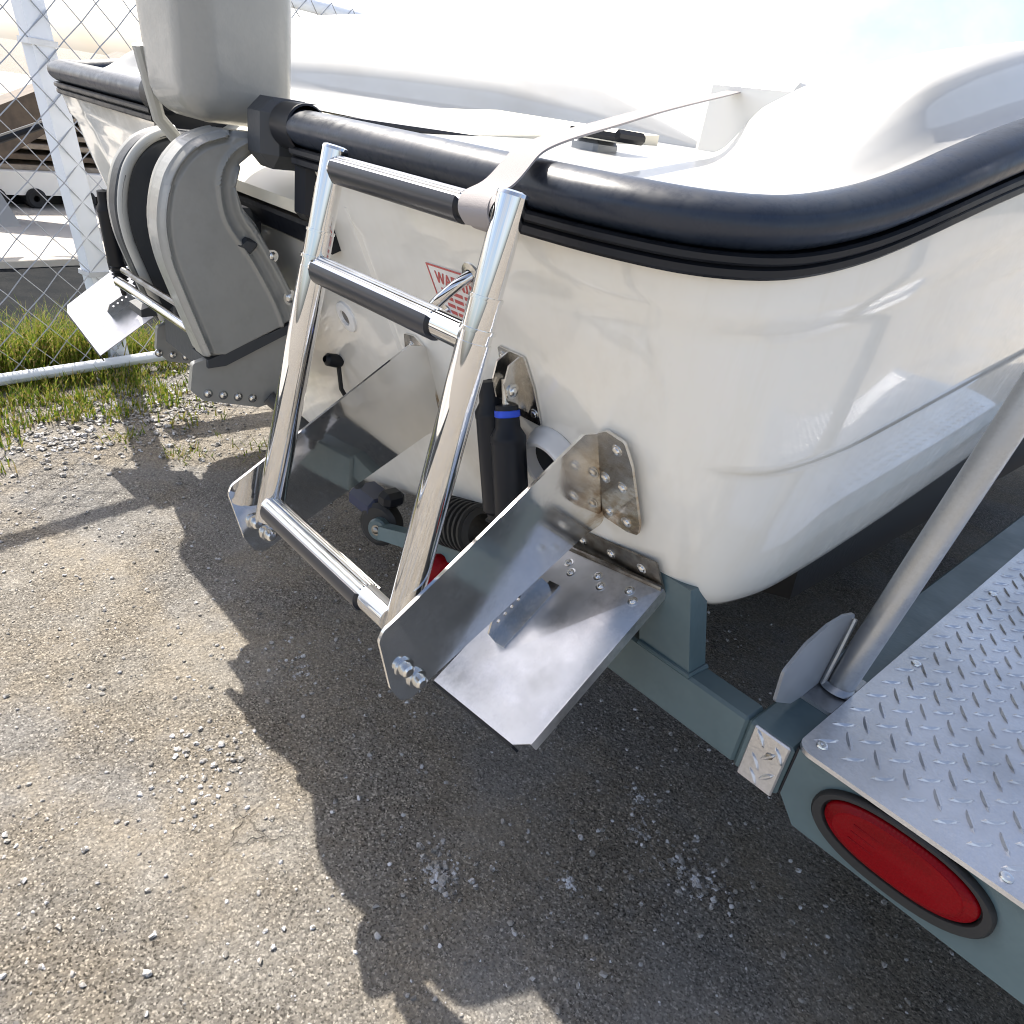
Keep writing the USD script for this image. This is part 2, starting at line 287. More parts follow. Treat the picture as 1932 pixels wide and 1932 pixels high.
# ================================================================== THE GROUND
def axis_grid(lo, hi, step, far):
    a = np.arange(lo, hi + step / 2, step); g, s, out = [], step, a[-1]
    while out < far: s *= 1.35; out += s; g.append(out)
    h, s, out = [], step, a[0]
    while out > -far: s *= 1.35; out -= s; h.append(out)
    return np.array(h[::-1] + a.tolist() + g)
gx, gy = axis_grid(-3.0, 0.5, 0.012, 400), axis_grid(-0.5, 2.0, 0.012, 400)
X, Y = np.meshgrid(gx, gy, indexing='ij'); P3 = np.stack([X, Y, 0 * X], -1).reshape(-1, 3)
near = (np.exp(-np.maximum(0, np.hypot(X + 1.2, Y - 0.8) - 2.4) * 1.5)).ravel()
def relief(P): return 0.006 * meshkit.fbm(P * 7.0) + 0.0042 * meshkit.fbm(P * 45.0)
z = near * relief(P3) - 1.0
gv = np.column_stack([P3[:, :2], z]); nx, ny = X.shape
idx = np.arange(nx * ny).reshape(nx, ny)
gf = np.vstack([np.stack([idx[:-1, :-1], idx[1:, :-1], idx[1:, 1:]], -1).reshape(-1, 3), np.stack([idx[:-1, :-1], idx[1:, 1:], idx[:-1, 1:]], -1).reshape(-1, 3)])
single('ground', (gv, gf), 'ground', 'tan gravelly asphalt yard under and behind the boat trailer', 'ground', smooth=True, kind='structure')

def strip_along(x0, x1, zz, y0=-12, y1=25, slope=-0.196):     # a strip parallel to the fence line
    a = [(x0 + slope * (y0 - 0.4), y0, zz), (x1 + slope * (y0 - 0.4), y0, zz), (x1 + slope * (y1 - 0.4), y1, zz), (x0 + slope * (y1 - 0.4), y1, zz)]
    return np.array(a), np.array([[0, 1, 2], [0, 2, 3]])
single('road', strip_along(-4.30, -3.02, -0.990), 'road', 'dark asphalt road strip just beyond the chain link fence', 'road', smooth=False, kind='structure')
single('concrete_pavement', strip_along(-30, -4.34, -0.985), 'concrete', 'sunlit pale concrete hardstanding beyond the dark road', 'pavement', smooth=False, kind='structure')
def beam_along(x, w, z0, z1, y0, y1, slope=-0.196, ch=0.004):
    pts = []
    for yy in (y0, y1):
        c = x + slope * (yy - 0.4)
        for dx in (-w / 2, w / 2):
            pts += [(c + dx, yy, z0), (c + dx + (ch if dx < 0 else -ch), yy, z1), (c + dx, yy, z1 - ch)]
    return hull(pts)
single('kerb', beam_along(-4.32, 0.08, -1.0, -0.955, -12, 25), 'kerb', 'thin cream kerb between dark road and pale concrete', 'kerb', kind='structure')

# loose pale gravel: thousands of small stones, denser where the photograph shows them gathered
def stones(n, centre, spread, rmin, rmax):
    out = []
    ico = trimesh.creation.icosphere(subdivisions=1, radius=1.0); iv, jf = np.array(ico.vertices), np.array(ico.faces)
    V, F, at = [], [], []
    for k in range(n):
        c = np.array(centre) + rng.normal(size=2) * spread * (0.5 + 1.6 * rng.random() ** 2) * np.array([1.0, 0.8])
        r = rmin + (rmax - rmin) * rng.random() ** 3
        q = iv * (1 + 0.22 * rng.normal(size=(len(iv), 1))) * r * np.array([1, 0.75 + .3 * rng.random(), 0.55])
        a = rng.random() * 6.28; ca, sa = math.cos(a), math.sin(a)
        q = np.column_stack([q[:, 0] * ca - q[:, 1] * sa, q[:, 0] * sa + q[:, 1] * ca, q[:, 2]])
        V.append(q + [c[0], c[1], -1.0 + r * 0.30]); F.append(jf + k * len(iv)); at.append((c[0], c[1], 0))
    dz = relief(np.array(at)); V = [v + [0, 0, d] for v, d in zip(V, dz)]
    return np.vstack(V), np.vstack(F)
def scattered(n, x0, x1, y0, y1, rmin, rmax):
    V, F, at = [], [], []; ico = trimesh.creation.icosphere(subdivisions=0, radius=1.0); iv, jf = np.array(ico.vertices), np.array(ico.faces)
    for k in range(n):
        r = rmin + (rmax - rmin) * rng.random() ** 5
        q = iv * (1 + 0.2 * rng.normal(size=(len(iv), 1))) * r * np.array([1, 0.8, 0.6]); a = rng.random() * 6.28; ca, sa = math.cos(a), math.sin(a)
        q = np.column_stack([q[:, 0] * ca - q[:, 1] * sa, q[:, 0] * sa + q[:, 1] * ca, q[:, 2]])
        c = (x0 + (x1 - x0) * rng.random(), y0 + (y1 - y0) * rng.random(), 0); at.append(c); V.append(q + [c[0], c[1], -1.0 + r * 0.25]); F.append(jf + k * len(iv))
    dz = relief(np.array(at)); V = [v + [0, 0, d] for v, d in zip(V, dz)]
    return np.vstack(V), np.vstack(F)
gravel = [stones(170, (-0.511, 0.514), 0.020, 0.0012, 0.0055), stones(260, (-0.269, 0.832), 0.030, 0.0012, 0.006), stones(90, (-0.419, 0.884), 0.018, 0.0012, 0.0045), stones(60, (-0.382, 0.824), 0.020, 0.0012, 0.004),
          stones(60, (-0.382, 0.66), 0.012, 0.0012, 0.004), stones(80, (-0.90, 0.32), 0.06, 0.0012, 0.0065), stones(60, (-0.86, 0.27), 0.05, 0.0012, 0.005), stones(120, (-1.03, 0.557), 0.05, 0.0012, 0.005),
          stones(420, (-2.42, 0.66), 0.11, 0.003, 0.012), stones(420, (-2.40, 0.86), 0.10, 0.003, 0.012), stones(300, (-2.24, 0.45), 0.10, 0.003, 0.011), stones(200, (-2.15, 0.75), 0.12, 0.002, 0.009),
          scattered(9000, -2.5, 0.25, 0.0, 1.6, 0.0011, 0.0060)]
single('loose_gravel', join(*gravel), 'pebble', 'loose pale stones scattered over the tan yard', 'gravel', smooth=False, kind='stuff')

# grass along the fence foot
def grass(n):
    V, F = [], []; k = 0
    while k < n:
        y = rng.uniform(-0.5, 1.75); xf = -2.80 - 0.196 * (y - 0.4)
        d = abs(rng.normal()) * 0.31                                  # distance from the fence, towards the boat
        if rng.random() < 0.28: d = -abs(rng.normal()) * 0.10
        lim = 0.60 + 0.15 * math.sin(y * 9.0) + 0.07 * math.sin(y * 23 + 1)
        if y > 0.95: lim *= 0.75
        if d > lim: continue
        if d > 0.10 and math.sin(y * 17 + d * 30) + math.sin(d * 43 - y * 8) < -0.55: continue
        x = xf + d
        hgt = (0.18 if d < 0.05 else 0.06) * rng.uniform(0.4, 1.25) * (1.0 if y < 0.85 else 0.55)
        a = rng.random() * 6.28; lean = rng.uniform(0.1, 0.75) * hgt; wd = rng.uniform(0.0018, 0.0042)
        ux, uy = math.cos(a), math.sin(a); px, py = -uy * wd, ux * wd; z0 = -1.005
        pts = [(x - px, y - py, z0), (x + px, y + py, z0), (x + ux * lean * 0.35 - px * .8, y + uy * lean * 0.35 - py * .8, z0 + hgt * 0.6), (x + ux * lean * 0.35 + px * .8, y + uy * lean * 0.35 + py * .8, z0 + hgt * 0.6), (x + ux * lean, y + uy * lean, z0 + hgt)]
        b = 5 * k; V += pts; F += [(b, b + 1, b + 3), (b, b + 3, b + 2), (b + 2, b + 3, b + 4)]; k += 1
    return np.array(V), np.array(F)
single('grass', grass(13000), 'grass', 'patchy green and yellow grass along the foot of the fence', 'grass', smooth=False, kind='stuff')
V_, F_ = [], []
for (cx, cy, n_) in ((-2.03, 0.72, 60), (-1.98, 0.93, 30), (-2.2, 0.62, 60)):
    for k in range(n_):
        a = rng.random() * 6.28; hh = rng.uniform(.015, .04); x, y = cx + rng.normal() * .03, cy + rng.normal() * .03; b = len(V_)
        V_ += [(x - .003 * math.sin(a), y + .003 * math.cos(a), -1.003), (x + .003 * math.sin(a), y - .003 * math.cos(a), -1.003), (x + .03 * math.cos(a), y + .03 * math.sin(a), -1 + hh)]; F_ += [(b, b + 1, b + 2)]
single('weeds', (np.array(V_), np.array(F_)), 'grass', 'small weed tufts growing out of the gravel near the grass', 'weeds', smooth=False, kind='stuff')

# ================================================================== THE BOAT
XC = -1.35
boat = thing('motor_boat', 'white fibreglass motor boat with thick navy rub rail, stern to the camera', 'boat', (XC, 0.85, -0.80))
C0 = np.array([(-1.35, .583, -.10), (-1.0, .582, -.10), (-.70, .582, -.10), (-.52, .588, -.10), (-.43, .615, -.10), (-.375, .67, -.095), (-.34, .75, -.075), (-.305, .88, -.022), (-.285, 1.05, .038), (-.27, 1.5, .11), (-.28, 2.3, .20), (-.40, 3.6, .30), (-1.05, 5.6, .42)])
C3 = np.array([(-1.35, .876, -.80), (-1.0, .825, -.68), (-.70, .783, -.579), (-.52, .763, -.53), (-.44, .760, -.512), (-.39, .774, -.520), (-.36, .81, -.527), (-.34, .93, -.524), (-.335, 1.15, -.505), (-.335, 1.6, -.455), (-.36, 2.4, -.38), (-.50, 3.6, -.28), (-1.10, 5.5, .05)])
s0 = np.concatenate([[0], np.cumsum(np.linalg.norm(np.diff(C0, axis=0), axis=1))])
ts = np.concatenate([np.linspace(0, s0[2], 60), np.linspace(s0[2], s0[7], 90)[1:], np.linspace(s0[7], s0[-1], 70)[1:]])
C0P = C0.copy(); C0P[3] = (-.58, .582, -.10); C0P[4] = (-.50, .582, -.10); C0P[5] = (-.442, .584, -.10); C0P[6] = (-.415, .612, -.098); C0P[7] = (-.40, .80, -.06); C0P[8] = (-.385, 1.05, .03); C0P[9] = (-.36, 1.5, .11)
def curve(C):
    c = PchipInterpolator(s0, C)(ts); g = gaussian_filter1d(c, 3.0, axis=0, mode='nearest'); g[:40] = c[:40]; g[-3:] = c[-3:]
    return g
def normals(c):                       # outward, in plan
    t = np.gradient(c[:, :2], axis=0); n = np.column_stack([t[:, 1], -t[:, 0]]); return n / np.linalg.norm(n, axis=1, keepdims=True)
def smooth01(x): x = np.clip(x, 0, 1); return x * x * (3 - 2 * x)
L3 = curve(C3); ii = np.arange(len(ts))
DC = np.array([XC, 2.0])
def half(C):
    L0 = curve(C); N0 = normals(L0); sidew = smooth01((ii - 92) / 22.0)                   # 0 on the transom, 1 on the side
    w2 = smooth01((L0[:, 1] - .92) / .30) * (ii > 100)
    in_well = (np.abs(L0[:, 0] - XC) < 0.262)
    L0h = L0.copy(); L0h[in_well, 2] = -0.165; L0h[in_well, 1] = 0.54 + 0.42 * 0.165
    G = []
    for v in (0, .06, .10, .13, .17, .198, .204, .25, .30, .40, .47, .496, .503, .53, .60, .70, .80, .88, .94, .975, 1.0):
        c = L0h * (1 - v) + L3 * v
        lip = 0.010 * (1 - np.clip((v - .10) / .03, 0, 1)) * (0.45 + 0.55 * sidew) * (~in_well)
        step = (0.009 if v <= .497 else 0.0) * smooth01((ii - 106) / 18.0) + (0.006 if v <= .199 else 0) * w2
        o = 0.018 * math.sin(math.pi * v) * sidew + lip + step - 0.010 * (np.clip((v - .94) / .06, 0, 1)) ** 2
        c[:, :2] += N0 * o[:, None]; G.append(c)
    b1 = L3.copy(); b1[:, :2] -= N0 * 0.03; b1[:, 2] -= 0.010; G.append(b1)
    b2 = L3.copy(); b2[:, 0] = XC + (L3[:, 0] - XC) * 0.55; b2[:, 1] = np.maximum(L3[:, 1] + .12, 1.0); b2[:, 2] = L3[:, 2] - 0.16 * sidew - 0.02; G.append(b2)
    b3 = L3.copy(); b3[:, 0] = XC; b3[:, 1] = np.maximum(L3[:, 1] + .25, 1.15); b3[:, 2] = np.minimum(L3[:, 2] - .30 * sidew, -.80 + np.clip(b3[:, 1] - 2, 0, 9) * .3); G.append(b3)
    # deck and coaming: rises inboard; the flank stands up behind the rail
    fw = smooth01((ii - 100) / 45.0); dist = np.linalg.norm(L0[:, :2] - DC, axis=1); D = []
    for q in (0.0, .012, .025, .04, .055, .07, .085, .10, .115, .13, .15, .18, .24, .32, .45, .6, .8, 1.0, 1.25, 1.6, 2.2, 2.9, 3.6):
        k = np.minimum(q / dist, .985); c = L0.copy(); c[:, :2] += (DC - L0[:, :2]) * k[:, None]
        fl = smooth01((q - .045) / .095); fr = np.clip((q - .10) / .9, 0, 1)
        c[:, 2] = np.where(L0[:, 2] > .04, .04 + (L0[:, 2] - .04) * np.clip(1 - q, .0, 1), L0[:, 2]) + .046 + .010 * min(q / .05, 1) + fw * .085 * fl + fr * (.045 + .02 * fw) - (.03 if q < .01 else 0)
        c[:, 2] = c[:, 2] * (1 - k ** 2) + .01 * k ** 2
        D.append(c)
    D = np.stack(D)[:, int(np.argmax(L0[:, 0] > XC + 0.258)):]
    return L0, N0, np.stack(G), D
def mirror(G): q = G[:, ::-1].copy(); q[..., 0] = 2 * XC - q[..., 0]; return q
def grid_faces(nr, nc, flip=False):
    i = np.arange(nr * nc).reshape(nr, nc)
    f = np.vstack([np.stack([i[:-1, :-1], i[1:, :-1], i[1:, 1:]], -1).reshape(-1, 3), np.stack([i[:-1, :-1], i[1:, 1:], i[:-1, 1:]], -1).reshape(-1, 3)])
    return f[:, ::-1] if flip else f
L0, N0, G, D = half(C0); L0P, N0P, GP, DP = half(C0P)
full = np.concatenate([mirror(GP)[:, :-1], G], axis=1)
part(boat, 'hull', (full.reshape(-1, 3), grid_faces(*full.shape[:2])), 'gelcoat', smooth=25)
part(boat, 'deck', (D.reshape(-1, 3), grid_faces(*D.shape[:2], flip=True)), 'deck', smooth=40)
Dm = mirror(DP); part(boat, 'deck', (Dm.reshape(-1, 3), grid_faces(*Dm.shape[:2], flip=True)), 'deck', smooth=40)
ks = [12, 13, 14, 15, 16, 17, 18, 19, 20]; Br = np.stack([np.array([Dm[k][-1] for k in ks]), np.array([D[k][0] for k in ks])])
part(boat, 'deck', (Br.reshape(-1, 3), grid_faces(2, len(ks))), 'deck', smooth=40)
# motor well shelf and the low strip under it
part(boat, 'motor_well_slope', hull([(x, y, z_) for x in (XC - .262, XC + .262) for y, z_ in ((.598, -.176), (.598, -.158), (.612, -.147), (.76, -.045), (.90, -.030), (1.4, .02), (1.4, -.10), (.90, -.10))]), 'cream')
part(boat, 'well_wall', box((XC + .255, .60, -.17), (XC + .275, 1.2, -.03), .004), 'strip')
part(boat, 'well_wall', box((XC - .275, .60, -.17), (XC - .255, 1.2, -.03), .004), 'strip')
part(boat, 'well_rub_strip', hull([tp(XC + sx * .30, zz, o) for sx in (-1, 1) for zz, o in ((-.176, 0), (-.176, .016), (-.181, .02), (-.209, .02), (-.214, .016), (-.214, 0))]), 'strip')

# rub rail: profile swept along the gunwale. big round fender tube over two flat bands
def sweep(prof, i0, side=1, i1=None):
    c = (L0 if side > 0 else L0P)[i0:i1]; n = (N0 if side > 0 else N0P)[i0:i1]; rows = []
    for (o, u) in prof:
        q = c.copy(); q[:, :2] += n * o; q[:, 2] += u; rows.append(q)
    Q = np.stack(rows + [rows[0]])
    if side < 0: Q = mirror(Q)
    v = Q.reshape(-1, 3); f = grid_faces(*Q.shape[:2])
    e = []
    k, nc = Q.shape[:2]
    for col in (0, nc - 1):
        e += [(0 * nc + col, i * nc + col, (i + 1) * nc + col) for i in range(1, k - 2)]
    return v, np.vstack([f, np.array(e)])
i0 = int(np.argmax(L0[:, 0] > -1.075))
tube_prof = [(0.004 + 0.0300 * math.cos(a) * (1.15 if math.cos(a) > 0 else 1), 0.0475 + 0.0245 * math.sin(a)) for a in np.linspace(-math.pi / 2, 1.5 * math.pi, 25)[:-1]]
band1 = [(0.0, 0.0235), (0.0, 0.0118), (0.025, 0.0125), (0.028, 0.015), (0.028, 0.0205), (0.025, 0.0235)]
band2 = [(0.0, 0.0118), (0.0, -0.003), (0.021, -0.001), (0.024, 0.002), (0.024, 0.0085), (0.021, 0.0118)]
for sd in (1, -1):
    rail = part(boat, 'rub_rail', sweep(tube_prof, i0, sd), 'rail', smooth=40)
    part(rail, 'lower_band', sweep(band1, i0, sd), 'strip', smooth=30); part(rail, 'lower_band', sweep(band2, i0, sd), 'strip', smooth=30)
    xe = XC + sd * (L0[i0, 0] - XC)
    cap = part(rail, 'end_cap', lathe([(-.050, 0), (-.048, .024), (-.042, .0310), (0, .0325), (.012, .0325), (.014, .030)], (xe + sd * .0, L0[i0, 1] - .006, L0[i0, 2] + .0475), (sd, 0, 0), 28), 'black', smooth=35)
    part(rail, 'cap_skirt', box((min(xe - sd * .022, xe + sd * .03), .570, -.175), (max(xe - sd * .022, xe + sd * .03), .66, -.055), .010), 'black')
    part(rail, 'cap_screw', lathe([(0, .006), (.003, .005), (.004, 0)], (xe - sd * .044, .556, -.060), (-sd * .6, -.8, 0.1), 12), 'bolt')

# fittings on the transom
thr = part(boat, 'drain_fitting', lathe([(0, .052), (.006, .051), (.010, .047), (.022, .045), (.026, .041), (.025, .035), (.0, .033)], tp(-.602, -.392), NT, 36), 'white_plastic', smooth=40)
part(thr, 'drain_hole', lathe([(0.009, .0325), (.0092, 0)], tp(-.602, -.392), NT, 24), 'black')
thr2 = part(boat, 'drain_fitting', lathe([(0, .028), (.004, .027), (.006, .022), (.006, .014), (.0, .012)], tp(-1.106, -.334), NT, 28), 'white_plastic', smooth=40)
part(thr2, 'drain_hole', lathe([(0.002, .0125), (.0021, 0)], tp(-1.106, -.334), NT, 20), 'dark_steel')
a0, a1 = tp(-.715, -.172), tp(-.79, -.243)
arc = [a0 + (a1 - a0) * t + NT * (0.050 * math.sin(math.pi * t) ** 0.7) for t in np.linspace(0, 1, 18)]
part(boat, 'stern_eye', tube(arc, 0.0075, 14), 'chrome', smooth=40)
for a in (a0, a1): part(boat, 'eye_washer', lathe([(0, .017), (.003, .016), (.004, .008)], a, NT, 18), 'bolt')
part(boat, 'vent_hole', lathe([(0.001, .008), (.0015, 0)], tp(-.742, -.232), NT, 14), 'black')
plug = part(boat, 'cable_plug', lathe([(0, .010), (.012, .013), (.03, .012), (.036, .006)], tp(-1.194, -.445, .002), unit(NT + [0, 0, .6]), 16), 'black')
part(plug, 'cable', tube([tp(-1.194, -.452, .01), tp(-1.19, -.49, .022), tp(-1.180, -.53, .018), tp(-1.17, -.56, .006), tp(-1.165, -.61, .004)], .0045, 8), 'black')
# moulded vertical ridge on the transom beside the motor well
for xr, ln in ((-.985, .30),):
    part(boat, 'moulded_ridge', hull([tp(xr + dx + .16 * (zz + .14) * -1, zz, o) for zz in (-.14, -.14 - ln) for dx, o in ((-.012, -.002), (.012, -.002), (-.004, .005), (.004, .005))]), 'gelcoat')
# warning sticker (flat print on the transom)
stick = part(boat, 'warning_sticker', on_transom([(-.812, -.178), (-.668, -.172), (-.735, -.262), (-.792, -.262)], .0006, .0008), 'sticker', smooth=False)
ring = round_poly([(-.812, -.178), (-.668, -.172), (-.735, -.262), (-.792, -.262)], 0) - round_poly([(-.812, -.178), (-.668, -.172), (-.735, -.262), (-.792, -.262)], 0).offset(-.0024, manifold3d.JoinType.Miter)
rv, rf = arr(ring.extrude(.0004)); k_ = 1 / E2[2]; O_ = tp(0, 0, .0016)
part(stick, 'red_border', (O_ + rv[:, :1] * E1 + rv[:, 1:2] * k_ * E2 + rv[:, 2:3] * NT, rf), 'red_ink', smooth=False)
def lettering(text, h, x, z, wmax=None):
    t = meshkit.text_mesh(text, h, 0.0004, bold=True); v, f = arr(t)
    if wmax: v[:, 0] *= wmax / max(v[:, 0].max(), 1e-6)
    return tp(x, z, .0016) + v[:, :1] * E1 + v[:, 1:2] * E2 + v[:, 2:3] * NT, f
part(stick, 'warning_lettering', lettering('WARNING', .015, -.796, -.199, .100), 'red_ink', smooth=False)
for k, (w_, z_) in enumerate(((.074, -.2095), (.066, -.2185), (.058, -.2275), (.048, -.2365), (.040, -.2455))):
    q = [on_transom([(-.788 + .004 * k + j * w_ / 3, z_), (-.788 + .004 * k + j * w_ / 3 + w_ / 3 * .82, z_), (-.788 + .004 * k + j * w_ / 3 + w_ / 3 * .82, z_ + .0045), (-.788 + .004 * k + j * w_ / 3, z_ + .0045)], .0004, .0016) for j in range(3)]
    part(stick, 'print_line', join(*q), 'red_ink', smooth=False)

# ================================================================== BOARDING LADDER
XR, XL = -.5136, -.8136
def lp(x, zz): return np.array([x, .4759 + (zz + .056) * .18, zz])
ladder = thing('boarding_ladder', 'polished steel folding boarding ladder with three black gripped rungs on the transom', 'ladder', (-.66, .40, -.50))
for x in (XR, XL):
    st_ = part(ladder, 'stile', tube([lp(x, z_) for z_ in (-.185, -.30, -.40, -.512)], .0172, 28), 'chrome', smooth=50)
    part(st_, 'upper_tube', tube([lp(x, z_) for z_ in (-.056, -.10, -.150)], .0148, 28), 'chrome', smooth=50)
    part(st_, 'middle_tube', tube([lp(x, z_) for z_ in (-.143, -.165, -.19)], .0160, 28), 'chrome', smooth=50)
    part(st_, 'collar', tube([lp(x, z_) for z_ in (-.143, -.146)], .0168, 28), 'chrome', smooth=50)
    part(st_, 'collar', tube([lp(x, z_) for z_ in (-.172, -.1755)], .0182, 28), 'chrome', smooth=50)
    part(st_, 'top_cap', lathe([(0, .0152), (.003, .0145), (.0045, .011), (.005, 0)], lp(x, -.057), (0, .18, 1), 28), 'chrome', smooth=50)
dn = unit([0, -.18, -1.0]); af = np.array([0, -.98, .18])
for zr, r, yo in ((-.075, .0130, 0), (-.184, .0140, 0), (-.488, .0150, -.006)):
    rg = part(ladder, 'rung', tube([lp(XL + .010, zr) + [0, yo, 0], lp(-.66, zr) + [0, yo, 0], lp(XR - .010, zr) + [0, yo, 0]], r, 28), 'chrome', smooth=50)
    xa, xb = XL + .018, XR - .058; rows = []
    a0_, a1_ = -0.35, 3.6                                                # from the aft face round underneath
    for k, a in enumerate(np.linspace(a0_, a1_, 26)):
        d = af * math.cos(a) + dn * math.sin(a)
        rows.append([lp(x, zr) + [0, yo, 0] + d * (r + .0035) for x in (xa, xb)])
    for a in np.linspace(a1_, a0_, 26):
        d = af * math.cos(a) + dn * math.sin(a)
        rows.append([lp(x, zr) + [0, yo, 0] + d * (r - .001) for x in (xa, xb)])
    Q = np.array(rows + [rows[0]]); nr = len(rows)
    e = [(2 * i, 2 * (nr - 1 - i), 2 * (i + 1)) for i in range(25)] + [(2 * (i + 1), 2 * (nr - 1 - i), 2 * (nr - 2 - i)) for i in range(25)]
    e = np.array(e); e2 = e[:, ::-1] + 1
    part(rg, 'grip', (Q.reshape(-1, 3), np.vstack([grid_faces(nr + 1, 2), e, e2])), 'rung_black', smooth=40)
    for a in np.linspace(-2.35, -0.75, 6):                               # ribs moulded along the tread
        d = af * math.cos(a) + dn * math.sin(a)
        part(rg, 'tread_rib', tube([lp(xa, zr) + [0, yo, 0] + d * r, lp(xb, zr) + [0, yo, 0] + d * r], .0013, 6), 'steel', smooth=50)

# brackets that carry the ladder
def bracket(x, s, label):
    b = thing('ladder_bracket', label, 'bracket', (x, .74, -.47), 'brackets holding the ladder')
    poly = [(.352, -.478), (.357, -.466), (.372, -.457), (.640, -.309), (.672, -.314), (.7305, -.455), (.690, -.462), (.434, -.566), (.405, -.581), (.388, -.575), (.372, -.550)]
    pv, pf = arr(on_x(poly, x - .002, .004, .010)); pv[:, 0] -= np.clip((pv[:, 1] - .37) / .31, 0, 2) * .030
    part(b, 'side_plate', (pv, pf), 'plate' if s > 0 else 'plate_clean', smooth=30)
    ox = x - .030; fl = [(ox, -.312), (ox + s * .018, -.302), (ox + s * .046, -.306), (ox + s * .056, -.335), (ox + s * .064, -.420), (ox + s * .060, -.438), (ox + s * .042, -.443), (ox + s * .0, -.440)]
    if s < 0: fl = fl[::-1]
    part(b, 'flange', on_transom(fl, .004, .0005, .006), 'plate', smooth=30)
    x = x - .030
    for (dx, zz) in ((.033, -.322), (.010, -.372), (.038, -.374), (.012, -.424), (.042, -.426)):
        bolt(b, tp(x + s * dx, zz, .0046), NT, .0055)
    for (yy_, zz_) in ((.388, -.528), (.408, -.553)):
        part(b, 'pivot_bolt', lathe([(-.003, .0115), (.002, .0115), (.0025, .008), (.009, .0075), (.011, .005), (.0112, 0)], (x + .0305, yy_, zz_), (1, 0, 0), 18), 'bolt')
    return b
bracket(-.488, 1, 'rust stained steel ladder bracket with bolted flange, beside the near stile')
bracket(-.842, -1, 'mirror polished steel ladder bracket behind the far stile')

# strap from the ladder over the rail
strap_c = [(-.533, .462, -.088), (-.535, .450, -.074), (-.542, .458, -.062), (-.553, .490, -.054), (-.566, .520, -.038), (-.582, .55, -.023), (-.600, .595, -.012), (-.622, .65, -.002), (-.66, .74, .012), (-.75, .93, .040), (-.85, 1.14, .068), (-.95, 1.35, .095), (-1.10, 1.66, .135)]
sc = np.array(strap_c); tt = np.linspace(0, len(sc) - 1, 60); sc = gaussian_filter1d(PchipInterpolator(range(len(sc)), sc)(tt), 1.5, axis=0, mode='nearest')
wv = np.array([unit([1, .30, .03])] * 60) * .0155
tn = np.gradient(sc, axis=0); nn = np.cross(wv, tn); nn /= np.linalg.norm(nn, axis=1, keepdims=True)
Qs = np.stack([sc - wv + nn * .0012, sc + wv + nn * .0012, sc + wv - nn * .0012, sc - wv - nn * .0012, sc - wv + nn * .0012])
st_ = thing('tie_strap', 'pale webbing strap looped round the top rung and over the rub rail', 'strap', (-.535, .46, -.08))
part(st_, 'webbing', (Qs.reshape(-1, 3), grid_faces(5, 60)), 'strap', smooth=30)
lo = [lp(-.535, -.075) + .0166 * (af * math.cos(a) + dn * math.sin(a)) for a in np.linspace(-2.2, 3.6, 24)]
lo = np.array(lo); Ql = np.stack([lo - [.0155, 0, 0], lo + [.0155, 0, 0]]); part(st_, 'loop', (Ql.reshape(-1, 3), grid_faces(2, 24)), 'strap', smooth=40)
cl = thing('stern_seat', 'black topped seat on a grey pedestal standing on the white deck', 'seat', (-.92, 1.0, -.05))
part(cl, 'pedestal', box((-.960, 1.0, -.09), (-.900, 1.06, -.006), .006), 'gusset'); part(cl, 'cushion', box((-.955, .985, -.004), (-.845, 1.06, .014), .006), 'black')
part(cl, 'backrest', box((-1.16, 1.62, -.03), (-.92, 1.70, .16), .02), 'deck')

